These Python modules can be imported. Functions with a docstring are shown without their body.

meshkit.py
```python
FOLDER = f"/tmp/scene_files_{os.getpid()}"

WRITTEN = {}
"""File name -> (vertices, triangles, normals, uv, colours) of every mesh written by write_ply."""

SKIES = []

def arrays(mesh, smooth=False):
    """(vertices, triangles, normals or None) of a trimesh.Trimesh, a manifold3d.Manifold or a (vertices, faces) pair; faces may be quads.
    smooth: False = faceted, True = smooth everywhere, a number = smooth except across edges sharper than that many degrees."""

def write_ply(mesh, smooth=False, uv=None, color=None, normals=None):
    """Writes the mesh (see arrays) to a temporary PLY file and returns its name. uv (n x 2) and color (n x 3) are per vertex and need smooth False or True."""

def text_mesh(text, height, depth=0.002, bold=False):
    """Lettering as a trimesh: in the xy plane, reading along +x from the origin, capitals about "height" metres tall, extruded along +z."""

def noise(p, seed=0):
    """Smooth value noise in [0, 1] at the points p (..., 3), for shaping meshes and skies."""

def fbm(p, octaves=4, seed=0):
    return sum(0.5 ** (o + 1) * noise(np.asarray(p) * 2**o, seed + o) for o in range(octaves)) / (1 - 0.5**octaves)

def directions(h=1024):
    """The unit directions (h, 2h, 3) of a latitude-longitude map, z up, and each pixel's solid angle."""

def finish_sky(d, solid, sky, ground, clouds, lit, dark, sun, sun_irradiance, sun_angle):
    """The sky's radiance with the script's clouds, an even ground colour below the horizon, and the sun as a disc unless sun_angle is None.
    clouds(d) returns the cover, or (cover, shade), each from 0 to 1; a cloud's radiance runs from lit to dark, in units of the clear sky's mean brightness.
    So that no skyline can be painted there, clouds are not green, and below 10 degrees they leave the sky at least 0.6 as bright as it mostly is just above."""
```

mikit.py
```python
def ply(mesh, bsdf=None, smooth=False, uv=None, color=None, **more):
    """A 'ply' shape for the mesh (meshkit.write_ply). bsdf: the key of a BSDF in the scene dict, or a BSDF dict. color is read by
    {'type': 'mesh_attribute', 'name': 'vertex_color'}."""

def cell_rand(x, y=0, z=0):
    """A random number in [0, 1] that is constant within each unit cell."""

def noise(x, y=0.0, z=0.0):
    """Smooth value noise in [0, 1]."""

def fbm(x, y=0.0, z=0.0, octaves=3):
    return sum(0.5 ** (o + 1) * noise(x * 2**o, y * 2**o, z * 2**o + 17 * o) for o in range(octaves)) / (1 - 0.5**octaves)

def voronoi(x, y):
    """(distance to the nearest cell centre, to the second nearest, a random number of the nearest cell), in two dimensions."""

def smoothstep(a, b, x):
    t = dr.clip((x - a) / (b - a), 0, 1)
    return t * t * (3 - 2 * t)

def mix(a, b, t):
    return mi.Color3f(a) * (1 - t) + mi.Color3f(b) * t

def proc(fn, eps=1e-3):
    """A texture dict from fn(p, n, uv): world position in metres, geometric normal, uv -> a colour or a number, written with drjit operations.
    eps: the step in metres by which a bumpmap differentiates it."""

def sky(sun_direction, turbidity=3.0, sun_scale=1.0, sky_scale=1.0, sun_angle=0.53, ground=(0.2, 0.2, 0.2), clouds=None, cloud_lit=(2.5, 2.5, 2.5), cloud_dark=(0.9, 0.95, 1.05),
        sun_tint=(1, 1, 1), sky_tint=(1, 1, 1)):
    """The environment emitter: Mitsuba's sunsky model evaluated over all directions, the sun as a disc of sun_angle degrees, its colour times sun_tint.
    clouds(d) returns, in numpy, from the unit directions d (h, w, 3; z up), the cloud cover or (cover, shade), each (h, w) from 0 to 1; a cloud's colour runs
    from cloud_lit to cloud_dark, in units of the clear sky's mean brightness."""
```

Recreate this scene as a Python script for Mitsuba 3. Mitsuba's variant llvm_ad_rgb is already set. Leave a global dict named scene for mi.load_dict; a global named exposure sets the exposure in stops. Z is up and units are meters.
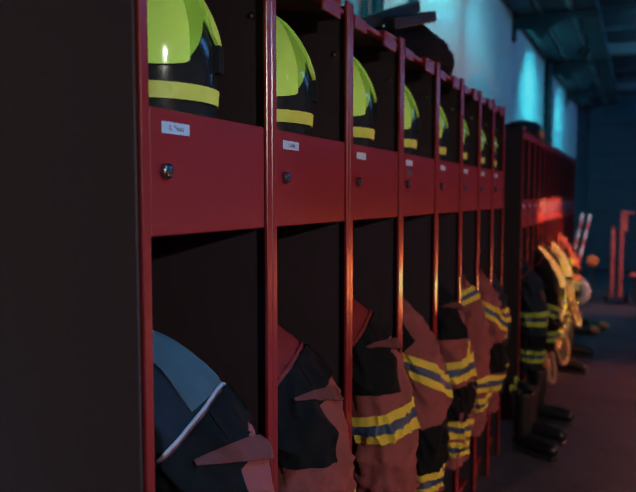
import math, numpy as np, trimesh, mitsuba as mi, mikit, meshkit
import drjit as dr
from scipy.interpolate import CubicSpline, PchipInterpolator
from mikit import proc, noise, fbm, smoothstep, mix
T = mi.ScalarTransform4f
scene, labels = {'type': 'scene'}, {}
rng = np.random.default_rng(7)

# ------------------------------------------------------------------ camera, light, exposure
exposure = 0.0
FPX, VX, VY = 700.0, 640.0, 197.0                 # focal length and the row's vanishing point, in pixels
PITCH = math.atan((246 - VY) / FPX)
YAW = math.atan((VX - 318) / FPX * math.cos(PITCH))
EYE = np.array([.64, 0, 1.36])
FWD = np.array([-math.sin(YAW) * math.cos(PITCH), math.cos(YAW) * math.cos(PITCH), -math.sin(PITCH)])
scene['camera'] = {'type': 'thinlens', 'fov': math.degrees(2 * math.atan(318 / FPX)), 'fov_axis': 'x',
                   'aperture_radius': .0052, 'focus_distance': 1.35, 'near_clip': .05, 'far_clip': 100.,
                   'to_world': T().look_at(origin=EYE.tolist(), target=(EYE + FWD).tolist(), up=[0, 0, 1])}
# faint dusk coming in through the open bay doors behind and to the right
scene['dusk'] = {'type': 'constant', 'sampling_weight': 4., 'radiance': {'type': 'rgb', 'value': [.075, .068, .085]}}
# (key, position, target, colour, radiance, lens radius): work lights on the vehicle side of the hall
WORK_LIGHTS = [
    ('white_work_light', 'nearer white work light on a pole, behind the frame', (3.0, -.45, 2.1), (0, 2.0, 1.35), (.95, 1, .84), 1750., .05),
    ('white_work_light', 'farther white work light on a pole across the aisle', (2.7, 1.3, 2.3), (0, 1.7, 1.3), (1, .95, .84), 24., .05),
    ('red_work_light', 'red work light on a low pole across the hall', (3.6, .2, 1.0), (0, 2.2, 1.0), (1, .20, .10), 190., .05),
    ('amber_work_light', 'amber work light on a low pole across the aisle', (2.9, 3.1, .5), (0, 2.8, .8), (1, .36, .13), 700., .05),
    ('amber_work_light', 'low amber work light farther down the aisle', (1.5, 6.7, .5), (0, 3.0, .9), (1, .22, .07), 1150., .05),
]
# (key, label, position, target, colour, intensity, cutoff, beam): housings with a spot in them
SPOTS = [
    ('teal_floodlight', 'teal floodlight under the cable trays beyond the far row', (.05, 7.7, 2.8), (-.47, 7.9, 2.15), (.04, .74, .9), 5.2, 64, 20),
    ('blue_floodlight', 'blue floodlight over the aisle, above the frame', (2.0, 1.1, 2.9), (-.08, .98, 1.02), (.08, .46, .95), 14., 10, 5),
    ('amber_spotlight', 'amber spot lamp on a pole across from the far row', (2.5, 5.5, 1.22), (0.05, 5.8, .86), (1, .42, .13), 85., 21, 17),
    ('amber_spotlight', 'amber spot lamp on a pole lighting the hose reel', (2.0, 8.0, 1.5), (.15, 9.4, .45), (1, .45, .30), 9.5, 24, 15),
    ('teal_floodlight', 'teal floodlight under the trays past the middle of the near row', (-.01, 4.7, 2.72), (-.47, 6.0, 2.25), (.045, .72, .9), 1.4, 58, 12),
    ('teal_floodlight', 'teal floodlight under the trays beyond the black downpipe', (-.01, 10.4, 2.8), (-.47, 10.9, 2.15), (.04, .74, .9), 3.0, 60, 20),
    ('teal_floodlight', 'teal floodlight over the aisle lighting the cable trays', (1.5, 5.6, 2.4), (-.1, 8.4, 3.05), (.02, .6, .72), 1.6, 24, 12),
    ('teal_floodlight', 'teal floodlight over the aisle facing the end wall', (1.2, 7.6, 2.9), (1.2, 13.9, 3.2), (.06, .40, .52), 4., 60, 20),
]

# long blue tubes hung over the aisle: (x, y0, y1, z, colour, radiance)
# teal strip lamps along the top of the wall: (y0, y1, x, z, colour, radiance)
WASHERS = [(2.3, 3.75, -.25, 2.88, (.035, .74, .90), 80.), (3.8, 4.5, -.25, 2.88, (.045, .74, .92), 40.)]
TUBES = [(3.0, y, y + 2.9, 3.08, (.10, .40, 1.0), 30.) for y in (4.2, 7.5, 10.8)]

# ------------------------------------------------------------------ materials
def rgb(r, g, b): return {'type': 'rgb', 'value': [r, g, b]}
def pr(base, rough=.5, **k):
    return {'type': 'twosided', 'bsdf': {'type': 'principled', 'base_color': base if isinstance(base, dict) else rgb(*base), 'roughness': rough, **k}}
def bump(b, fn, scale=1.0, eps=1e-3):
    return {'type': 'twosided', 'bsdf': {'type': 'bumpmap', 'arbitrary': proc(fn, eps), 'scale': scale, 'bsdf': b['bsdf']}}
def fabric(c, dark=.75):
    c = np.array(c)
    def fn(p, n, uv, c=c):
        t = .6 * fbm(p.x * 14, p.y * 14, p.z * 14) + .4 * noise(p.x * 700, p.y * 700, p.z * 700)
        return mix((c * dark).tolist(), (c * 1.2).tolist(), t)
    return pr(proc(fn), .85, specular=.12)
M = scene
M['red_trim'] = pr((.205, .014, .019), .27, specular=.5)
M['end_sheet_paint'] = pr((.022, .014, .018), .5, specular=.15)
M['red_paint'] = bump(pr((.205, .014, .019), .27, specular=.5),
                      lambda p, n, uv: noise(p.x * 900, p.y * 900, p.z * 900) * .00006, 1.0, 4e-4)
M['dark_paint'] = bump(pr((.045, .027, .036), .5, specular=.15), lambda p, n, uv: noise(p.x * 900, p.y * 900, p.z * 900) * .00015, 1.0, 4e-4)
M['shell_yellow'] = pr((.60, .96, .19), .13, specular=.5)
M['shell_groove'] = pr((.30, .62, .08), .16, specular=.5)
M['helmet_black'] = pr((.012, .014, .018), .16)
M['helmet_band'] = pr((.55, .60, .10), .5)
M['smoke_visor'] = pr((.015, .02, .028), .12)
M['chrome'] = pr((.26, .33, .40), .2, metallic=1.)
M['dark_metal'] = pr((.03, .035, .045), .4, metallic=.5)
M['black_plastic'] = pr((.012, .012, .014), .4)
M['label_card'] = pr((.33, .43, .62), .5)
M['ink'] = pr((.03, .04, .06), .6)
M['burgundy'] = fabric((.225, .058, .064))
M['burgundy_light'] = fabric((.125, .038, .042))
M['black_fabric'] = fabric((.006, .006, .008))
M['navy_fabric'] = fabric((.014, .019, .033))
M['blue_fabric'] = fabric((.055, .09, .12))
M['red_fabric'] = fabric((.22, .022, .026))
M['tan_fabric'] = fabric((.42, .24, .15))
M['grey_piping'] = pr((.30, .30, .36), .6)
M['yellow_tape'] = fabric((.62, .43, .06), .85)
M['lime_tape'] = fabric((.34, .42, .06), .85)
M['blue_tape'] = pr((.022, .036, .10), .55)
M['rubber'] = pr((.015, .015, .017), .5)
M['leather'] = pr((.007, .007, .009), .35)
M['plaster'] = pr(proc(lambda p, n, uv: mix((.60, .62, .64), (.74, .76, .77), fbm(p.x * 2, p.y * 2.2, p.z * 1.1))), .75)
M['conduit_paint'] = pr((.03, .10, .12), .45)
M['tray_metal'] = pr((.06, .08, .09), .45, metallic=.3)
M['pipe_metal'] = pr((.42, .47, .48), .35, metallic=.5)
M['ceiling_paint'] = pr((.11, .12, .15), .8)
M['beam_paint'] = pr((.26, .30, .32), .6)
M['back_paint'] = pr((.07, .09, .12), .7)
M['door_paint'] = pr((.06, .08, .11), .55)
M['door_glass'] = pr((.05, .11, .15), .15)
M['concrete'] = bump(pr(proc(lambda p, n, uv: mix((.035, .028, .036), (.10, .075, .088), .6 * fbm(p.x * 5, p.y * 5, 0.) + .4 * noise(p.x * 90, p.y * 90, 0.))), .55),
                     lambda p, n, uv: noise(p.x * 120, p.y * 120, 0.) * .0006, 1.0, 2e-3)
M['bag_fabric'] = fabric((.009, .010, .015))
M['batten_wood'] = pr((.008, .008, .011), .6)
M['hose_cream'] = fabric((.62, .45, .38), .8)
M['orange_paint'] = pr((.75, .22, .06), .4)
M['pink_red_paint'] = pr((.50, .10, .10), .45)
M['white_paint'] = pr((.7, .6, .6), .5)
M['boot_tan'] = pr((.50, .27, .15), .5)
M['cord_tan'] = fabric((.50, .28, .17), .8)

# ------------------------------------------------------------------ mesh helpers
def box(x0, x1, y0, y1, z0, z1, c=.0015):
    c = min(c, (x1 - x0) * .45, (y1 - y0) * .45, (z1 - z0) * .45)
    pts = []
    for sx in (0, 1):
        for sy in (0, 1):
            for sz in (0, 1):
                p = np.array([(x0, x1)[sx], (y0, y1)[sy], (z0, z1)[sz]], float)
                d = np.array([1 - 2 * sx, 1 - 2 * sy, 1 - 2 * sz]) * c
                for k in range(3):
                    q = p + d; q[k] = p[k]
                    pts.append(q)
    return trimesh.convex.convex_hull(np.array(pts))
def cat(*m): return trimesh.util.concatenate(list(m))
def cyl(p, q, r, n=16):
    return trimesh.creation.cylinder(radius=r, segment=[np.asarray(p, float), np.asarray(q, float)], sections=n)
def tube(path, r, n=8, closed=False, samples=None):
    P = np.asarray(path, float)
    if samples:
        if closed:
            P = np.vstack([P, P[:1]])
        s = np.linspace(0, 1, len(P))
        P = CubicSpline(s, P, bc_type='periodic' if closed else 'not-a-knot')(np.linspace(0, 1, samples + (1 if closed else 0)))
        if closed: P = P[:-1]
    k = len(P)
    t = np.roll(P, -1, 0) - np.roll(P, 1, 0) if closed else np.gradient(P, axis=0)
    t /= np.linalg.norm(t, axis=1, keepdims=True)
    a = np.cross(t, [0.13, .21, .97]); a /= np.linalg.norm(a, axis=1, keepdims=True)
    b = np.cross(t, a)
    ph = np.arange(n) / n * 2 * math.pi
    V = (P[:, None] + r * (np.cos(ph)[None, :, None] * a[:, None] + np.sin(ph)[None, :, None] * b[:, None])).reshape(-1, 3)
    F = []
    for i in range(k if closed else k - 1):
        j = (i + 1) % k
        for u in range(n):
            w = (u + 1) % n
            F += [(i * n + u, j * n + u, j * n + w), (i * n + u, j * n + w, i * n + w)]
    if not closed:
        V = np.vstack([V, P[:1], P[-1:]])
        for u in range(n):
            w = (u + 1) % n
            F += [(k * n, u, w), (k * n + 1, (k - 1) * n + w, (k - 1) * n + u)]
    m = trimesh.Trimesh(V, F, process=False); trimesh.repair.fix_normals(m)
    return m
def lathe(prof, n=32):
    m = trimesh.creation.revolve(np.asarray(prof, float), sections=n)
    return m
def place(m, M4=None, loc=(0, 0, 0), rz=0., ry=0., rx=0.):
    m = m.copy()
    R = trimesh.transformations
    m.apply_transform(R.translation_matrix(loc) @ R.rotation_matrix(rz, [0, 0, 1]) @ R.rotation_matrix(ry, [0, 1, 0]) @ R.rotation_matrix(rx, [1, 0, 0]))
    return m
def slab(outer, inner):
    """Closed thin solid between two equal grids (n, m, 3)."""
    n, m = outer.shape[:2]
    V = np.vstack([outer.reshape(-1, 3), inner.reshape(-1, 3)])
    o = n * m; F = []
    I = lambda i, j: i * m + j
    for i in range(n - 1):
        for j in range(m - 1):
            a, b, c, d = I(i, j), I(i, j + 1), I(i + 1, j + 1), I(i + 1, j)
            F += [(a, b, c), (a, c, d), (o + a, o + c, o + b), (o + a, o + d, o + c)]
    rim = [I(0, j) for j in range(m)] + [I(i, m - 1) for i in range(1, n)] + [I(n - 1, j) for j in range(m - 2, -1, -1)] + [I(i, 0) for i in range(n - 2, 0, -1)]
    for a, b in zip(rim, rim[1:] + rim[:1]):
        F += [(a, o + a, o + b), (a, o + b, b)]
    t = trimesh.Trimesh(V, F, process=True)
    trimesh.repair.fix_normals(t)
    return t

# ------------------------------------------------------------------ scene helpers
def numbered(k):
    used = lambda q: q in scene or q in labels or any(s.startswith(q + '__') for s in scene)
    if not used(k): return k
    i = 1
    while used(f'{k}_{i:03d}'): i += 1
    return f'{k}_{i:03d}'
def thing(name, label, cat_, group=None):
    k = numbered(name)
    labels[k] = {'label': label, 'category': cat_}
    if group: labels[k]['group'] = group
    return k
def obj(name, mesh, bsdf, parent=None, smooth=30, label=None, **more):
    k = name if parent is None else numbered(f'{parent}__{name}')
    scene[k] = mikit.ply(mesh, bsdf, smooth=smooth, **more)
    if label: labels[k] = {'label': label}
    return k
def struct(name, label, mesh=None, bsdf=None, smooth=30):
    if mesh is not None: scene[name] = mikit.ply(mesh, bsdf, smooth=smooth)
    labels[name] = {'label': label, 'category': name.split('_')[0], 'kind': 'structure'}
    return name

# ------------------------------------------------------------------ the hall
WX, YB, HC = -.47, 14.0, 3.37
struct('floor', 'dark concrete floor of the fire station hall', box(-1.2, 9, -4, YB + .3, -.2, 0), 'concrete')
wl = struct('wall_left', 'teal-lit plastered wall above and behind the red lockers', box(WX - .3, WX - .02, -4, YB + .3, -.05, HC + .1), 'plaster')
edges = [-4, -2.2, -.4, 1.4, 2.94, 4.75, 6.9, 9.05, 11.2, 12.9, YB]
for a, b in zip(edges[:-1], edges[1:]):
    obj('panel', box(WX - .03, WX, a + .008, b - .008, .0, HC, .004), 'plaster', wl)
struct('wall_back', 'dark navy end wall of the hall', box(-1, 9, YB, YB + .3, -.05, HC + .1), 'back_paint')
ce = struct('ceiling', 'dark hall ceiling carried by horizontal beams', box(-1, 9, -4, YB + .3, HC, HC + .2), 'ceiling_paint')
for y in (-.1, 3.3, 6.7, 10.1, 13.5):
    obj('beam', box(WX, 9, y, y + .2, 3.23, HC, .004), 'beam_paint', ce)
for y in np.arange(.1, 13.9, 1.0):
    if min(abs(y - b) for b in (-.1, 3.3, 6.7, 10.1, 13.5)) > .3:
        obj('purlin', box(WX, 9, y, y + .08, HC - .05, HC), 'ceiling_paint', ce)
d1 = struct('door_1', 'dark sectional overhead door in the end wall, far right background')
for k in range(6):
    z0 = .02 + k * .53
    obj('door_panel', box(-.25, 3.6, YB - .07, YB - .01, z0, z0 + .525, .004), 'door_paint', d1)
for k in range(4):
    obj('window_pane', box(.05 + k * .9, .75 + k * .9, YB - .085, YB - .075, 2.76, 3.08, .004), 'door_glass', d1)

# ------------------------------------------------------------------ lockers
ORD = ['first', 'second', 'third', 'fourth', 'fifth', 'sixth', 'seventh', 'eighth', 'ninth', 'tenth', 'eleventh', 'twelfth', 'thirteenth', 'fourteenth']
DEPTH = .45
def lock(y, z, r=.0122):
    ring = lathe([(.0, 0), (r, 0), (r * 1.02, .002), (r * .98, .0075), (r * .8, .009), (r * .66, .0065), (0, .0065)], 28)
    face = lathe([(0, .004), (r * .62, .004), (r * .6, .0085), (r * .3, .0092), (0, .0092)], 24)
    slot = box(-.0009, .0009, -r * .42, r * .42, .009, .0099, .0002)
    f = lambda m: place(place(m, ry=math.pi / 2), loc=(.0, y, z))
    return f(ring), f(face), f(slot)
def locker(label, y0, y1, ztop, zd0, zd1, group, text=None, near=True, stile=.0195, tabs=True, stickers=False):
    L = thing('locker', label, 'locker', group)
    zs = zd1 - .012
    for a, b in ((y0 + .0007, y0 + .006), (y1 - .006, y1 - .0007)):
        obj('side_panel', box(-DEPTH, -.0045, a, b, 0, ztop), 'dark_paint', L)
    for a, b in ((y0 + .0007, y0 + stile), (y1 - stile, y1 - .0007)):
        obj('stile', box(-.004, .004, a, b, 0, ztop + .007, .0016), 'red_trim', L)
    ia, ib = y0 + .0065, y1 - .0065
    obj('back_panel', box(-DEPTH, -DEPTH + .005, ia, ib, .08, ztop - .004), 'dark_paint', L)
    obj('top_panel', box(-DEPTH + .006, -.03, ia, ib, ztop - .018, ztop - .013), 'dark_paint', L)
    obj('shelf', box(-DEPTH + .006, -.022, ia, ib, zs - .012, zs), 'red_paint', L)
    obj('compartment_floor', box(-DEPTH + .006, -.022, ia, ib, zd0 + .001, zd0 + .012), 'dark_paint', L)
    obj('bottom_panel', box(-DEPTH + .006, -.03, ia, ib, .08, .095), 'red_paint', L)
    obj('plinth', box(-.06, -.045, ia, ib, 0, .079), 'red_paint', L)
    sa, sb = y0 + stile + .0005, y1 - stile - .0005
    if near:
        obj('top_rail', box(-.024, -.004, sa, sb, ztop - .024, ztop - .012, .002), 'red_paint', L)
        if tabs:
            w = sb - sa
            obj('rail_tab', box(-.003, .003, sa + .012, sa + .012 + w * .22, ztop - .042, ztop - .012), 'red_paint', L)
            obj('rail_tab', cat(box(-.003, .004, sb - .035 - w * .29, sb - .04, ztop - .045, ztop - .010), box(-.03, .006, sb - .035 - w * .29, sb - .04, ztop - .010, ztop - .004)), 'red_paint', L)
        obj('bolt', place(lathe([(0, 0), (.0065, 0), (.006, .003), (0, .0045)], 16), loc=(-.035, y1 - .0066, ztop - .11), rx=math.pi / 2), 'chrome', L)
        obj('hook', tube([(-.2, (y0 + y1) / 2, zd0 + .003), (-.2, (y0 + y1) / 2, zd0 - .06), (-.19, (y0 + y1) / 2, zd0 - .082), (-.17, (y0 + y1) / 2, zd0 - .08), (-.163, (y0 + y1) / 2, zd0 - .06)], .004, 8, samples=20), 'chrome', L)
    else:
        obj('top_rail', box(-.024, 0, sa, sb, ztop - .05, ztop - .012, .002), 'red_paint', L)
    g = .0034
    da, db = sa + g, sb - g
    D = obj('door', cat(box(-.018, .0, da, db, zd0, zd1, .0022)), 'red_paint', L)
    ly = da + (.035 if near else .06)
    lz = zd0 + .51 * (zd1 - zd0)
    a, b, c = lock(ly, lz)
    obj('lock', cat(a, b), 'chrome', D)
    if near: obj('keyhole', c, 'ink', D)
    if near:
        w = .070 if text else .064
        la = da + .027
        obj('name_label', box(.0002, .0014, la, la + w, zd1 - .036, zd1 - .0185, .0003), 'label_card', D, label='pale blue-white name card')
        if text:
            t = meshkit.text_mesh(text, .0068, .0004)
            t.apply_translation([-(t.bounds[0][0] + t.bounds[1][0]) / 2, 0, 0])
            R = np.array([[0, 0, 1, .00145], [1, 0, 0, la + w * .52], [0, 1, 0, zd1 - .0305], [0, 0, 0, 1]])
            t.apply_transform(R)
            obj('lettering', t, 'ink', D, smooth=False)
        if stickers:
            for k in range(2):
                obj('sticker', box(.0002, .0009, la + .008 + k * .032, la + .03 + k * .032, zd1 - .066, zd1 - .045, .0002), 'ink', D, label='small dark square sticker')
    else:
        obj('name_label', box(.0002, .0014, da + .03, da + .095, zd1 - .05, zd1 - .03, .0003), 'label_card', D, label='pale name card')
    return L
SEAM = [.7935, 1.178, 1.572, 1.975, 2.374, 2.735, 3.075, 3.385, 3.678]
ZT, ZD0, ZD1 = 1.812, 1.302, 1.490
TXT = ['S. Timas', 'I. Otto', None, None, None, None, None, None]
for i in range(8):
    extra = ['beside the wide dark end sheet', 'beside the first, blue name card', 'whose coat has one wide band', 'two dark stickers under its card',
             'below the dark bag', 'coat with an upright yellow strip', 'next to last', 'last before the gap'][i]
    locker(f'{ORD[i]} red locker from the left in the near row, {extra}', SEAM[i], SEAM[i + 1], ZT, ZD0, ZD1, 'near row of red lockers', TXT[i], stickers=(i == 3))
# outer end wall of the near row: one wide sheet standing against the first locker
ep = thing('end_panel', 'wide dark steel sheet closing the left end of the near locker row', 'panel')
obj('sheet', box(-DEPTH, -.002, .787, .7925, 0, ZT + .005, .0015), 'dark_paint', ep)
# second bank
B2 = 4.30
N2, W2 = 14, .265
for i in range(N2):
    locker(f'{ORD[i]} narrow red locker from the near end of the far row', B2 + i * W2, B2 + (i + 1) * W2, 1.765, 1.175, 1.345, 'far row of red lockers', near=False, stile=.018)
e2 = thing('end_panel', 'dark side sheet closing the near end of the far locker row', 'panel')
obj('sheet', box(-DEPTH, -.002, B2 - .008, B2 - .0015, 0, 1.768, .0015), 'end_sheet_paint', e2)

# ------------------------------------------------------------------ helmets
def helmet(label, y, x=-.135, z0=ZD1 - .012, face=-70.0, sc=1.0):
    H = thing('fire_helmet', label, 'helmet', 'yellow helmets in the open locker tops')
    prof = PchipInterpolator([0, .02, .05, .08, .115, .145, .18, .215, .24, .265, .28, .287], [.108, .110, .1122, .1146, .116, .1145, .104, .085, .066, .040, .020, .0])
    def surf(phi, z, off=0.0):
        r = prof(np.clip(z, 0, .2869)) + off * np.clip((.287 - z) / .03, .25, 1)
        zz = z + off * np.clip((z - .12) / .15, 0, 1)
        el = 1 + .05 * np.cos(phi)                       # a little longer to the front
        px, py = r * el * np.cos(phi), r * np.sin(phi) * .98
        f = math.radians(face)
        X = np.stack([px * np.cos(f) - py * np.sin(f), px * np.sin(f) + py * np.cos(f), zz], -1)
        return X * sc + np.array([x, y, z0 + .0005])
    def zone(phi0, phi1, zlo, zhi, off, thick, n=40, m=28, ease=1.0):
        u = np.linspace(0, 1, n); v = np.linspace(0, 1, m)
        ph = phi0 + (phi1 - phi0) * u
        lo = zlo(ph) if callable(zlo) else np.full(n, zlo)
        hi = zhi(ph) if callable(zhi) else np.full(n, zhi)
        Z = lo[:, None] + (hi - lo)[:, None] * (1 - (1 - v[None]) ** 1.6)
        P = np.broadcast_to(ph[:, None], Z.shape)
        return slab(surf(P, Z, off), surf(P, Z, off - thick))
    d = math.radians
    # liner body: everything below the yellow shell
    P, Z = np.meshgrid(np.linspace(-math.pi, math.pi, 73), np.linspace(0, .26, 36), indexing='ij')
    obj('inner_shell', slab(surf(P, Z, 0), surf(P, Z, -.004)), 'helmet_black', H, label='glossy black lower shell')
    pk = PchipInterpolator([-180, -108, -96, -82, -74, -58, -46, 20, 44, 58, 72, 78, 90, 108, 180], [.14, .14, .138, .152, .176, .122, .098, .093, .099, .128, .176, .152, .138, .14, .14])
    edge = lambda ph: pk(np.degrees(ph))
    G = d(48)
    obj('crown', zone(d(-180), d(180), lambda p: edge(p), .2855, .004, .003, 110, 30), 'shell_groove', H, label='yellow-green outer shell')
    obj('front_panel', zone(-G, G, lambda p: np.maximum(edge(p) - .004, .088), .283, .0095, .006, 40, 30), 'shell_yellow', H, label='raised bright yellow panel')
    for s in (-1, 1):
        a, b = sorted((s * d(76), s * d(126)))
        obj('rim', zone(a, b, lambda p: edge(p) - .004, .281, .0085, .006, 30, 30), 'shell_yellow', H)
    obj('reflective_band', zone(d(-180), d(180), .038, .064, .005, .004, 80, 4), 'helmet_band', H, label='yellow reflective band')
    obj('brow_line', zone(d(-95), d(-8), lambda p: .070 + .003 * np.sin(p), lambda p: .077 + .003 * np.cos(p), .003, .003, 50, 3), 'red_fabric', H)
    for s in (-1, 1):
        a, b = sorted((s * d(82), s * d(98)))
        obj('side_knob', zone(a, b, .092, .136, .012, .012, 10, 10), 'smoke_visor', H)
    obj('neck_guard', zone(d(-180), d(180), .0, .032, .004, .005, 80, 10), 'helmet_black', H)
    return H
HL = ['first yellow fire helmet from the left, nearest the camera, in the first locker', 'second yellow fire helmet from the left, above the door with the second name card', 'third yellow fire helmet from the left, below the left ends of the dark battens',
      'fourth yellow fire helmet from the left, above the door with two stickers', 'fifth yellow fire helmet from the left, under the dark bag', 'sixth yellow fire helmet from the left, mostly behind a post', 'seventh fire helmet from the left, small lime shell behind a post', 'eighth fire helmet, farthest and smallest, in the last near locker']
for i in range(8):
    c = (SEAM[i] + SEAM[i + 1]) / 2
    helmet(HL[i], c + (.012 if i < 5 else 0.012 if i == 5 else .030 if i == 6 else .018), x=-.135 if i < 6 else -.122, sc=1.0 if i < 6 else .93)

# ------------------------------------------------------------------ coats
class Sleeve:
    """Neck, shoulder and hanging sleeve as one swept surface; patches are thin solids lying on it."""
    def __init__(s, y, dx=0, dz=0, w=1.0, seed=0, lean=0.0, fat=1.0, length=1.0):
        pts = np.array([(-.26, 1.10), (-.18, 1.07), (-.10, 1.01), (-.035, .925), (.0, .83), (.015, .73), (.015, .62), (.01, .52), (.005, .43), (.003, .375)])
        pts[:, 1] = 1.10 + (pts[:, 1] - 1.10) * length
        t = np.concatenate([[0], np.cumsum(np.linalg.norm(np.diff(pts, axis=0), axis=1))])
        s.L = t[-1]
        s.c = CubicSpline(t, pts + [dx, dz])
        s.a = PchipInterpolator(t, np.array([.055, .085, .112, .125, .130, .128, .124, .116, .106, .098]) * w)      # half width along the row
        s.b = PchipInterpolator(t, np.array([.035, .045, .056, .066, .074, .076, .076, .072, .066, .062]) * fat)
        s.y, s.seed, s.lean = y, seed, lean
    def surf(s, S, P, off=0.0):
        S, P = np.broadcast_arrays(S, P)
        c, tg = s.c(S), s.c(S, 1)
        tg /= np.linalg.norm(tg, axis=-1, keepdims=True)
        N = np.stack([-tg[..., 1], 0 * S, tg[..., 0]], -1)
        C = np.stack([c[..., 0], np.full(S.shape, s.y) + s.lean * (S / s.L), c[..., 1]], -1)
        a, b = s.a(S), s.b(S)
        cs, sn = np.cos(P), np.sin(P)
        q = np.stack([cs * 3, sn * 3, S * 5], -1) + s.seed * 3.7
        w1 = np.sin(S * 30 + 9 * meshkit.noise(q * .6, s.seed + 5) + 2.6 * sn)
        w2 = np.sin(S * 19 + 8 * meshkit.noise(q * .5 + 9, s.seed + 8) - 3.4 * cs)
        fold = .030 * (meshkit.fbm(q, 4, s.seed) - .5) + (.010 * (1 - np.abs(w1)) ** 1.5 + .014 * (1 - np.abs(w2)) ** 2 - .006) * np.clip(S * 5 - .6, 0, 1)
        k = 1.0 / np.maximum((np.abs(cs) ** 2.3 + np.abs(sn) ** 2.3) ** (1 / 2.3), 1e-6)
        X = C + (cs * k * (b + fold + off))[..., None] * N
        X[..., 1] += sn * k * (a + fold + off)
        return X
    @staticmethod
    def seam(P): return -.035 * np.sin(P + math.radians(20))
    def tube(s, s0, s1, n=60, m=48, at=0):
        U, P = np.meshgrid(np.linspace(0, 1, n), np.linspace(-math.pi, math.pi, m + 1), indexing='ij')
        S = s0 + (s1 - s0) * U + s.seam(P) * (U if at else 1 - U)
        return slab(s.surf(S, P), s.surf(S, P, -.008))
    def patch(s, s0, s1, p0=-180, p1=180, off=.003, thick=.0026, skew=0.0, flare=0.0, n=None, m=None, seam=0.0, taper=0.0):
        n = n or max(4, int((s1 - s0) / .008)); m = m or max(6, int((p1 - p0) / 4))
        U, P = np.meshgrid(np.linspace(s0, s1, n), np.radians(np.linspace(p0, p1, m)), indexing='ij')
        S = U + skew * (P - math.radians(-70)) + seam * s.seam(P)
        if taper:
            w = (P - P.min()) / (P.max() - P.min())
            S = S - (U - s0) * taper * (1 - w) ** 1.5 + taper * .35 * (s1 - s0) * (1 - w) ** 2
        return slab(s.surf(S, P, off + flare * (U - s0)), s.surf(S, P, off - thick + flare * (U - s0)))
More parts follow.
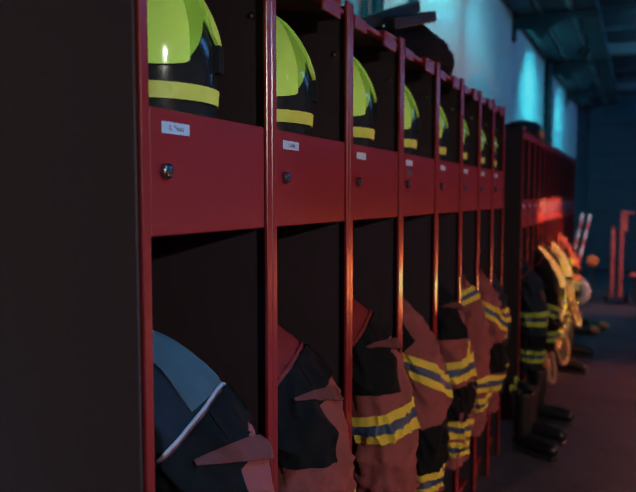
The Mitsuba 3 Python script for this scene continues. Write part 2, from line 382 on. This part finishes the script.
def torso_mesh(y, dx, dz, seed, hx=.125, hy=.10, z1=1.07, z0=.42, cx=-.225):
    Z, P = np.meshgrid(np.linspace(z1, z0, 40), np.linspace(-math.pi, math.pi, 49), indexing='ij')
    u = (z1 - Z) / (z1 - z0)
    g = .35 + .65 * np.clip(u / .22, 0, 1) ** .6
    q = np.stack([np.cos(P) * 2, np.sin(P) * 2, Z * 3], -1) + seed
    f = 1 + .18 * (meshkit.fbm(q, 3, seed) - .5) + .05 * np.sin(5 * P + seed + 3 * Z)
    X = np.stack([cx + dx + hx * g * f * np.cos(P), y + hy * g * f * np.sin(P), Z + dz], -1)
    Y = X.copy(); Y[..., 0] = cx + dx + (X[..., 0] - cx - dx) * .94; Y[..., 1] = y + (X[..., 1] - y) * .94
    return slab(X, Y)
def coat(label, y, cfg, group='fire coats hanging in the near lockers', name='fire_coat'):
    C = thing(name, label, 'coat', group)
    s = Sleeve(y, cfg.get('dx', 0), cfg.get('dz', 0), cfg.get('w', 1), cfg.get('seed', 1), cfg.get('lean', 0), cfg.get('fat', 1), cfg.get('length', 1))
    main, yoke = cfg.get('main', 'burgundy'), cfg.get('yoke', 'red_fabric')
    seam = cfg.get('seam', .245)
    obj('torso', torso_mesh(y, cfg.get('tdx', 0), cfg.get('dz', 0), cfg.get('seed', 1), hy=cfg.get('hy', .10)), cfg.get('body', 'black_fabric'), C, smooth=True)
    obj('yoke', s.tube(0, seam, 24, at=1), yoke, C, smooth=50)
    obj('sleeve', s.tube(seam, s.L, 70), main, C, smooth=50)
    obj('piping', s.patch(seam - .0025, seam + .0025, -170, 150, .005, .006, n=4, m=60, seam=1.0), cfg.get('piping', 'red_fabric'), C, smooth=50)
    T_, B_ = cfg.get('tape', 'yellow_tape'), cfg.get('tape2', 'blue_tape')
    for kind, *a in cfg['patches']:
        if kind == 'band':                       # s centre, phi range, skew, height of one strip
            s0, p0, p1, sk, h = a
            obj('tape', s.patch(s0, s0 + h, p0, p1, .0035, skew=sk), T_, C, smooth=50)
            obj('tape', s.patch(s0 + h, s0 + 2 * h, p0, p1, .003, skew=sk), B_, C, smooth=50)
            obj('tape', s.patch(s0 + 2 * h, s0 + 3 * h, p0, p1, .0035, skew=sk), T_, C, smooth=50)
        elif kind == 'strip':
            s0, s1, p0, p1 = a
            obj('tape', s.patch(s0, s1, p0, p1, .0035), T_, C, smooth=50)
        else:
            mat, s0, s1, p0, p1, off, flare = a
            obj(kind, s.patch(s0, s1, p0, p1, off, .0028, flare=flare, seam=1.0 if kind == 'cap' else .6 if kind == 'shoulder_panel' else 0., skew=.02 if kind in ('flap', 'pocket') else 0., taper=.8 if kind == 'flap' else 0.), mat, C, smooth=50)
    lz = cfg.get('dz', 0)
    hookz = cfg.get('hookz', 1.222)
    obj('hanging_loop', tube([(-.225 + cfg.get('tdx', 0), y - .02, 1.05 + lz), (-.20, y - .012, (1.05 + lz + hookz) / 2), (-.185, y - .004, hookz), (-.182, y + .004, hookz), (-.2, y + .012, (1.05 + lz + hookz) / 2), (-.225 + cfg.get('tdx', 0), y + .02, 1.05 + lz)], .0035, 6, samples=24), 'black_fabric', C)
    return C
mid = [(SEAM[i] + SEAM[i + 1]) / 2 for i in range(8)]
def std(seam, flap, p0, p1):
    return [('cap', 'black_fabric', seam + .007, p0 + .03, -175, 4, .006, 0.), ('cap', 'black_fabric', seam + .007, flap + .045, -14, 178, .0075, 0.), ('flap', 'burgundy_light', flap, p0, -44, 36, .0105, .05), ('pocket', 'black_fabric', p0, p1, -130, -8, .006, 0.)]
coat('coat with a blue-lit shoulder and pale piping, hanging in the first locker from the left', mid[0] + .005,
     dict(yoke='navy_fabric', body='navy_fabric', piping='grey_piping', seed=1, patches=[('shoulder_panel', 'blue_fabric', .05, .236, -24, 75, .0035, 0.)] + std(.245, .275, .315, .45) + [('band', .56, -175, 175, 0, .03)]))
coat('burgundy coat with a red shoulder and black square patch, in the second locker', mid[1] - .01,
     dict(seed=2, seam=.235, dx=-.012, dz=-.005, patches=std(.235, .275, .305, .415) + [('band', .53, -175, 175, 0, .026)]))
coat('burgundy coat with one wide yellow-blue-yellow sleeve band, in the third locker', mid[2],
     dict(seed=3, seam=.225, dx=.01, dz=.0, patches=std(.225, .25, .28, .375) + [('band', .428, -175, 175, 0, .023)]))
coat('coat with a slanting yellow-blue band, hanging between the third and fifth coats', mid[3],
     dict(seed=4, seam=.12, dz=-.03, w=.9, yoke='navy_fabric', piping='black_fabric', patches=[('cap', 'black_fabric', .13, .285, -178, -45, .0045, 0.), ('band', .33, -150, 150, .055, .026), ('cuff', 'black_fabric', .55, .70, -178, 178, .004, 0.), ('band', .70, -178, 178, 0, .022)]))
coat('coat with a level band below a black square patch, in the fifth locker', mid[4],
     dict(seed=5, seam=.20, dz=-.01, yoke='burgundy_light', w=.95, patches=std(.20, .25, .28, .37) + [('strip', .40, .455, -12, 4), ('band', .45, -175, 175, 0, .024), ('cuff', 'black_fabric', .54, .66, -90, 10, .004, 0.), ('band', .655, -178, 178, .02, .022), ('band', .735, -178, 178, .02, .02)]))
coat('narrow burgundy coat with an upright yellow strip, in the sixth locker', mid[5],
     dict(seed=6, dz=.0, w=.8, yoke='burgundy', patches=[('strip', .31, .55, -120, -98), ('band', .265, -150, 60, 0, .016), ('band', .60, -178, 178, 0, .02), ('band', .685, -178, 178, 0, .02)]))
coat('coat with a steep slanting band and a black cuff, in the seventh locker', mid[6],
     dict(seed=7, dz=.0, w=.8, yoke='navy_fabric', patches=[('band', .33, -150, 120, .07, .025), ('cuff', 'black_fabric', .52, .66, -178, 178, .004, 0.), ('band', .66, -178, 178, .012, .024)]))
coat('dark coat half hidden at the end of the near row', mid[7],
     dict(seed=8, dz=0., w=.65, dx=-.03, main='navy_fabric', yoke='navy_fabric', patches=[('band', .43, -178, 178, 0, .02), ('band', .70, -178, 178, 0, .02)]))
# coats and gear of the far row
far = [('dark coat with lime bands, first in the far locker row', 'navy_fabric', 'lime_tape', 0), ('dark coat with slanting lime bands, second in the far row', 'black_fabric', 'lime_tape', 1), ('tan coat with slanting yellow bands, third in the far row', 'tan_fabric', 'yellow_tape', 2),
       ('dark coat with bright yellow patches, fourth in the far row', 'black_fabric', 'lime_tape', 3), ('tan coat lit amber, fifth in the far row', 'tan_fabric', 'yellow_tape', 4), ('burgundy coat lit amber, sixth in the far row', 'burgundy', 'lime_tape', 5),
       ('dark coat lit amber, last in the far row', 'black_fabric', 'yellow_tape', 6)]
for lab, m_, tp, k in far:
    i = [0, 2, 3, 4, 6, 8, 10, 12][k]
    yy = B2 + (i + .5) * W2
    c = coat(lab, yy, dict(main=m_, yoke=m_, body='black_fabric', tape=tp, seed=20 + k, w=.72, dx=.05 + .02 * (k % 3), tdx=0, dz=-.06 + .03 * (k % 2), hy=.08, hookz=1.16, length=1.05,
             patches=([('strip', .30 + .04 * (k % 3), .42, -110, -60)] if k > 2 else []) + ([('pocket', 'black_fabric', .26 + .03 * (k % 2), .36, -150, -75, .006, 0.), ('pocket', 'black_fabric', .44, .50, -100, -20, .006, 0.), ('patch', 'lime_tape' if k % 2 else 'yellow_tape', .37, .43, -150, -112, .006, 0.), ('patch', 'blue_tape', .57, .63, -90, -40, .006, 0.)] if k > 1 else []) + [('band', .50 + .05 * (k % 2), -178, 178, .03 * (k % 2), .028), ('cuff', 'black_fabric', .64, .72, -178, 178, .004, 0.), ('band', .735, -178, 178, 0, .024)]),
             group='fire coats hanging in the far row', name='fire_coat')

# ------------------------------------------------------------------ boots, straps
def hull_spheres(*ps):
    pts = []
    ico = trimesh.creation.icosphere(2)
    for x, y, z, r in ps: pts.append(ico.vertices * r + [x, y, z])
    return trimesh.convex.convex_hull(np.vstack(pts))
def boot(label, x, y, rz, mat, group, cap=None):
    B = thing('work_shoe' if cap else 'fire_boot', label, 'shoe' if cap else 'boot', group)
    P = lambda m: place(m, loc=(x, y, 0), rz=rz)
    foot = hull_spheres((-.05, 0, .055, .04), (.06, 0, .058, .042), (.15, .0, .05, .035))
    foot = trimesh.intersections.slice_mesh_plane(foot, [0, 0, 1], [0, 0, .022], cap=True, engine='earcut') if False else foot
    shaft = lathe([(.034, .05), (.045, .08), (.05, .16), (.056, .27), (.060, .31), (.056, .315), (.052, .27), (.046, .16), (.03, .09)], 24)
    shaft.vertices[:, 0] -= .035
    if cap:
        shaft = lathe([(.036, .05), (.045, .075), (.046, .105), (.041, .108), (.036, .08)], 24); shaft.vertices[:, 0] -= .035
    obj('upper', P(cat(foot, shaft)), mat, B, smooth=60)
    sole = hull_spheres((-.055, 0, .012, .012), (-.05, .028, .012, .012), (-.05, -.028, .012, .012), (.06, .036, .012, .012), (.06, -.036, .012, .012), (.165, .02, .012, .012), (.165, -.02, .012, .012))
    obj('sole', P(sole), 'rubber', B)
    if cap:
        obj('toe_cap', P(hull_spheres((.125, .012, .062, .034), (.125, -.012, .062, .034), (.165, 0, .05, .033))), cap, B, smooth=60, label='amber-lit orange toe cap')
    if not cap: obj('pull_loop', P(tube([(-.09, .012, .28), (-.105, .012, .33), (-.105, -.012, .33), (-.09, -.012, .28)], .006, 6, samples=14)), 'lime_tape', B)
    return B
boot('black boot standing in front of the last near locker', .13, 3.80, -.5, 'leather', None)
boot('black boot standing by the gap between the locker rows', .13, 4.02, -.2, 'leather', None)
boot('black boot toe-out before the far row end sheet', .14, 4.38, -.1, 'leather', None)
for i, (x, y) in enumerate([(.13, 5.7), (.14, 6.3)]):
    boot(f'{ORD[i]} dark boot from the left under the far row coats', x, y, .15 * (i - 1), 'leather', None)
boot('low dark shoe with an orange toe, left one of two beside the hose reel', .13, 7.30, .3, 'leather', None, 'orange_paint')
boot('low dark shoe with an orange toe, right one of two beside the hose reel', .20, 7.62, .1, 'leather', None, 'orange_paint')
def strap(label, pts, r=.012):
    k = thing('strap_loop', label, 'strap')
    scene[k] = mikit.ply(tube(pts, r, 8, closed=True, samples=60), 'cord_tan', smooth=True)
strap('large tan strap loop hanging low from the far row coats', [(.13, 5.05, .62), (.17, 5.2, .45), (.2, 5.3, .24), (.17, 5.22, .17), (.14, 5.1, .3), (.12, 5.02, .48)], .014)
strap('narrow tan strap loop left of the large one', [(.05, 4.93, .60), (.11, 4.98, .35), (.14, 5.0, .14), (.12, 4.95, .1), (.09, 4.9, .3)], .013)
strap('tan strap loop behind the large one, slanting to the right', [(.15, 5.75, .7), (.19, 5.95, .5), (.22, 6.1, .34), (.20, 6.03, .32), (.16, 5.8, .55)], .014)

# ------------------------------------------------------------------ on top of the near lockers
bk = thing('duffel_bag', 'dark rounded bag slumped on top of the near lockers', 'bag')
P, Q = np.meshgrid(np.linspace(0, math.pi, 50), np.linspace(-math.pi, math.pi, 65), indexing='ij')
yv = np.array([-1.0, -.55, -.1, .25, .6, .85, 1.0]); hv = np.array([.10, .38, .58, .84, .82, .60, .28])
yy = -np.cos(P); q = np.stack([yy * 2, np.cos(Q) * 1.5, np.sin(Q) * 1.5], -1)
wob = 1 + .22 * (meshkit.fbm(q * 1.6, 4, 3) - .5) + .03 * np.sin(9 * yy + 2 * np.cos(Q))
hh = PchipInterpolator(yv, hv)(yy) * np.sqrt(np.clip(1 - yy ** 8, 0, 1))
X = np.stack([-.20 + .15 * hh * np.cos(Q) * wob, 2.50 + .62 * yy, 1.795 + np.maximum(.03 + .115 * hh + .135 * hh * np.sin(Q) * wob, .0005)], -1)
bm = trimesh.Trimesh(*(lambda t: (t.vertices, t.faces))(slab(X, X * 1.0)), process=False)
n, m = X.shape[:2]
F = []
for i in range(n - 1):
    for j in range(m - 1):
        a = i * m + j; F += [(a, a + 1, a + m + 1), (a, a + m + 1, a + m)]
bm = trimesh.Trimesh(X.reshape(-1, 3), F, process=True); trimesh.repair.fix_normals(bm)
obj('body', bm, 'bag_fabric', bk, smooth=True)
def bar(label, p, q, w=.018):
    k = thing('wooden_batten', label, 'batten')
    p, q = np.array(p), np.array(q)
    L = np.linalg.norm(q - p)
    b = box(-w, w, 0, L, -w, w, .005)
    d = (q - p) / L
    r = np.cross(d, [0, 0, 1.]); r /= np.linalg.norm(r); u = np.cross(r, d)
    b.apply_transform(np.block([[np.stack([r, d, u], 1), p[:, None]], [np.zeros((1, 3)), np.ones((1, 1))]]))
    scene[k] = mikit.ply(b, 'batten_wood', smooth=False)
bar('upper dark batten sticking up over the bag on the lockers', (-.17, 2.05, 1.885), (-.15, 2.60, 2.075), .020)
bar('lower dark batten lying along the bag, its end jutting further right', (-.12, 2.22, 1.925), (-.13, 2.75, 2.07), .020)
bx = thing('flat_case', 'flat dark case lying on the near end of the far locker row', 'case')
obj('body', box(-.40, -.02, 4.32, 4.62, 1.766, 1.80, .006), 'bag_fabric', bx)
obj('latch', box(-.02, -.012, 4.45, 4.49, 1.775, 1.79, .002), 'pipe_metal', bx)
b2 = thing('fire_hood', 'dark crumpled hood with an orange patch on the far locker row', 'hood')
ic = trimesh.creation.icosphere(4); v = ic.vertices
v = v * (1 + .35 * (meshkit.fbm(v * 1.4, 3, 9) - .5))[:, None] * [.15, .42, .10]
ic.vertices = np.stack([v[:, 0] - .2, v[:, 1] + 5.6, np.maximum(v[:, 2] + 1.84, 1.7665)], -1)
obj('body', ic, 'bag_fabric', b2, smooth=True)
obj('patch', box(-.055, -.035, 5.45, 5.60, 1.80, 1.86, .005), 'orange_paint', b2)

# ------------------------------------------------------------------ on the wall
for y, r, lab in ((2.86, .014, 'thin dark conduit at the left of the lit wall'), (2.99, .026, 'dark conduit running up the wall behind the third locker'), (3.53, .024, 'dark conduit on the wall above the dark battens'), (9.08, .05, 'black downpipe on the lit wall beyond the far lockers')):
    k = thing('conduit', lab, 'pipe')
    obj('pipe', cyl((WX + r + .004, y, 1.83), (WX + r + .004, y, HC - .01 if r < .04 else 2.99), r, 20), 'conduit_paint' if r < .04 else 'dark_metal', k, smooth=40)
    for z in (2.05, 2.75):
        obj('clamp', box(WX + .0005, WX + 2 * r + .008, y - r - .008, y + r + .008, z, z + .025, .003), 'dark_metal', k)
for j, y in enumerate((2.1, 4.4, 6.7, 9.2, 11.8)):
    k = thing('wall_bracket', f'dark triangular bracket, {ORD[j]} from the camera, carrying the cable trays', 'bracket', 'brackets under the cable trays')
    obj('post', box(WX + .0005, WX + .035, y - .02, y + .02, 2.78, 3.45, .003), 'dark_metal', k)
    obj('arm', box(WX + .035, WX + .74, y - .025, y + .025, 2.95, 3.0, .003), 'dark_metal', k)
    g = trimesh.creation.extrude_polygon(__import__('shapely').Polygon([(0, 0), (.42, 0), (.30, -.07), (.22, -.18), (.15, -.08), (0, -.06)]), .03, engine='earcut')
    g.apply_transform(np.array([[1, 0, 0, WX + .035], [0, 0, 1, y - .015], [0, 1, 0, 2.95], [0, 0, 0, 1]], float))
    obj('gusset', g, 'dark_metal', k, smooth=False)
for x, w, h, lab in ((WX + .13, .09, .10, 'dark cable tray nearest the wall'), (WX + .38, .10, .11, 'dark cable tray in the middle of the three'), (WX + .64, .08, .10, 'outer dark cable tray, farthest from the wall')):
    k = thing('cable_tray', lab, 'cable tray')
    obj('base', box(x - w, x + w, 2.0, 13.6, 3.001, 3.012), 'tray_metal', k)
    for s in (-1, 1):
        obj('side_rail', box(x + s * w - .004, x + s * w + .004, 2.0, 13.6, 3.0125, 3.001 + h), 'tray_metal', k)
for x, z, r, lab in ((WX + .255, 3.02, .018, 'slim pale pipe between the inner cable trays'), (WX + .51, 3.03, .028, 'pale pipe between the outer cable trays'), (WX + .05, 3.2, .025, 'pale pipe high on the wall above the trays')):
    k = thing('ceiling_pipe', lab, 'pipe')
    obj('pipe', cyl((x, 2.0, z), (x, 13.7, z), r, 20), 'pipe_metal', k, smooth=40)
    for y in (4.2, 6.4, 8.6, 10.8, 13.0):
        obj('coupling', cyl((x, y, z), (x, y + .09, z), r * 1.25, 20), 'pipe_metal', k, smooth=40)

# ------------------------------------------------------------------ far end
hr = thing('hose_reel', 'round cream hose reel standing on edge at the end of the far lockers', 'hose reel')
f = lambda m: place(m, loc=(-.05, 9.1, .205), rz=-.35)
tor = lathe([(.085, -.04), (.12, -.052), (.16, -.05), (.185, -.03), (.192, 0), (.185, .03), (.16, .05), (.12, .052), (.085, .04), (.085, -.04)], 48)
obj('hose_coil', f(place(tor, rx=math.pi / 2)), 'hose_cream', hr, smooth=50, label='cream coiled hose')
obj('hub', f(cyl((0, -.06, 0), (0, .06, 0), .05, 24)), 'dark_metal', hr)
for s in (-1, 1):
    obj('foot', f(cat(cyl((-.13, s * .075, -.195), (.0, s * .075, .0), .01, 10), cyl((.13, s * .075, -.195), (.0, s * .075, .0), .01, 10))), 'dark_metal', hr)
for j, (p, q, lab) in enumerate((((-.17, 8.55, .0), (.02, 9.0, 1.16), 'left red and white striped pole leaning beyond the far lockers'), ((-.10, 8.6, .0), (.10, 9.05, 1.15), 'right red and white striped pole leaning beyond the far lockers'))):
    k = thing('striped_pole', lab, 'pole')
    p, q = np.array(p), np.array(q)
    for s in range(12):
        obj('stripe', cyl(p + (q - p) * s / 12, p + (q - p) * (s + 1) / 12, .020, 12), ('pink_red_paint', 'white_paint')[s % 2], k, smooth=40)
bu = thing('round_lamp', 'small orange round lamp on a stand behind the hose reel', 'lamp')
obj('globe', place(trimesh.creation.icosphere(3, .075), loc=(.1, 9.75, .53)), 'orange_paint', bu, smooth=True)
obj('stem', cyl((.1, 9.75, .02), (.1, 9.75, .46), .014, 12), 'dark_metal', bu)
obj('base', place(lathe([(0, 0), (.12, 0), (.115, .018), (0, .022)], 28), loc=(.1, 9.75, 0)), 'dark_metal', bu)
ht = thing('hand_truck', 'tall red two-rail hand truck standing in the dark at the far right', 'hand truck')
hx, hy = .39, 9.8
for s in (-1, 1):
    obj('rail', cyl((hx + s * .05, hy, .07), (hx + s * .05, hy, .98 if s < 0 else 1.0), .026, 16), 'pink_red_paint', ht, smooth=40)
    obj('wheel', place(lathe([(.02, -.02), (.07, -.022), (.08, -.01), (.08, .01), (.07, .022), (.02, .02), (.02, -.02)], 28), loc=(hx + s * .12, hy + .05, .08), ry=math.pi / 2), 'rubber', ht, smooth=40)
obj('axle', cyl((hx - .13, hy + .05, .08), (hx + .13, hy + .05, .08), .01, 12), 'dark_metal', ht)
for z in (.15, .5, .85):
    obj('cross_bar', box(hx - .05, hx + .05, hy - .012, hy + .012, z, z + .03), 'dark_metal', ht)
obj('toe_plate', box(hx - .12, hx + .12, hy - .2, hy + .01, .005, .015), 'dark_metal', ht)
obj('head_box', cat(box(hx + .03, hx + .12, hy - .05, hy + .05, .92, 1.19, .008), box(hx + .06, hx + .2, hy - .02, hy + .02, 1.14, 1.18, .005)), 'pink_red_paint', ht)
hg = thing('floor_stand', 'short dark floor stand with a pink-red top right of the hand truck', 'stand')
obj('top', place(lathe([(0, .06), (.05, .05), (.085, .0), (.0, .0)], 24), loc=(.62, 9.7, .36)), 'pink_red_paint', hg, smooth=40)
obj('post', cat(box(.59, .65, 9.67, 9.73, 0, .36, .004)), 'dark_metal', hg)

# ------------------------------------------------------------------ the lamps (all out of frame, on the vehicle side and under the ceiling)
def basis(p, t):
    d = np.array(t, float) - p; d /= np.linalg.norm(d)
    r = np.cross(d, [0.01, 0.02, 1.]); r /= np.linalg.norm(r)
    return np.block([[np.stack([r, np.cross(d, r), d], 1), np.array(p, float)[:, None]], [np.zeros((1, 3)), np.ones((1, 1))]])
for n_, lab, p, t, c, rad, r in WORK_LIGHTS:
    k = thing(n_, lab, 'lamp')
    B = basis(np.array(p), t)
    body = lathe([(0, -.12), (r * .8, -.11), (r * 1.15, -.01), (r * 1.15, .02), (r * 1.05, .02), (r * 1.05, -.005), (0, -.005)], 24)
    body.apply_transform(B); obj('housing', body, 'dark_metal', k)
    if n_ == 'amber_work_light':
        snoot = lathe([(.075, 0), (.085, .085), (.083, .085), (.073, 0)], 24); snoot.apply_transform(B); obj('snoot', snoot, 'dark_metal', k)
    if p[2] > 1.5:
        hood = box(-.34, .34, -.0, .006, .0, .42, .001); hood.apply_translation([0, -r * 1.22 if B[2, 1] < 0 else r * 1.22, .02]); hood.apply_transform(B); obj('hood', hood, 'dark_metal', k)
    lens = trimesh.creation.cylinder(radius=r, height=.004, sections=24); lens.apply_transform(B)
    obj('lens', lens, 'black_plastic', k, smooth=False, emitter={'type': 'area', 'sampling_weight': 8. if rad > 1500 else 2.5, 'radiance': rgb(*(np.array(c) * rad))})
    tail = np.array(p) - .115 * B[:3, 2]
    obj('pole', cyl((tail[0], tail[1], 0), tuple(tail), .02, 12), 'dark_metal', k)
for n_, lab, p, t, c, I, cut, beam in SPOTS:
    k = thing(n_, lab, 'lamp')
    B = basis(np.array(p), t)
    body = lathe([(0, -.10), (.05, -.095), (.06, -.01), (.054, -.01), (.044, -.085), (0, -.088)], 24)
    body.apply_transform(B); obj('housing', body, 'dark_metal', k)
    if 'opposite' in lab or 'across' in lab:
        hood = box(-.16, .16, 0, .004, .0, .29, .001); hood.apply_translation([0, .062 if B[2, 1] > 0 else -.066, 0]); hood.apply_transform(B); obj('hood', hood, 'dark_metal', k)
    tail = np.array(p) - .09 * B[:3, 2]
    obj('pole', cyl(tuple(tail), (tail[0], tail[1], HC if p[2] > 2.5 else 0), .012, 10), 'dark_metal', k)
    scene[f'{k}_beam'] = {'type': 'spot', 'to_world': T().look_at(origin=list(p), target=list(t), up=[.01, .02, 1]), 'intensity': rgb(*(np.array(c) * I)), 'cutoff_angle': float(cut), 'beam_width': float(beam)}
for j, (x, y0, y1, z, c, rad) in enumerate(TUBES):
    k = thing('tube_lamp', f'{ORD[j]} long blue tube lamp over the aisle, above the frame', 'lamp')
    obj('housing', box(x - .05, x + .05, y0, y1, z + .026, z + .07, .004), 'dark_metal', k)
    obj('tube', cyl((x, y0 + .03, z), (x, y1 - .03, z), .022, 16), 'black_plastic', k, smooth=False, emitter={'type': 'area', 'radiance': rgb(*(np.array(c) * rad))})
    for y in (y0 + .3, y1 - .3):
        obj('hanger', cyl((x, y, z + .071), (x, y, HC), .005, 8), 'dark_metal', k)
for j, (y0, y1, x, z, c, rad) in enumerate(WASHERS):
    k = thing('wall_washer', f'{ORD[j]} teal strip lamp along the wall top, above the frame', 'lamp')
    f = lambda m: place(m, loc=(x, 0, z), ry=math.radians(38))
    obj('housing', f(box(-.04, .04, y0, y1, .003, .05, .004)), 'dark_metal', k)
    obj('visor', f(box(-.046, -.041, y0, y1, -.05, .05, .001)) if False else f(box(.041, .046, y0, y1, -.07, .05, .001)), 'dark_metal', k)
    obj('lens', f(box(-.03, .03, y0 + .02, y1 - .02, -.001, .0025, .0005)), 'black_plastic', k, smooth=False, emitter={'type': 'area', 'radiance': rgb(*(np.array(c) * rad))})
    for y in (y0 + .2, y1 - .2):
        obj('mount', cyl((x + .03, y, z + .03), (x + .03, y, 3.0005), .006, 8), 'dark_metal', k)
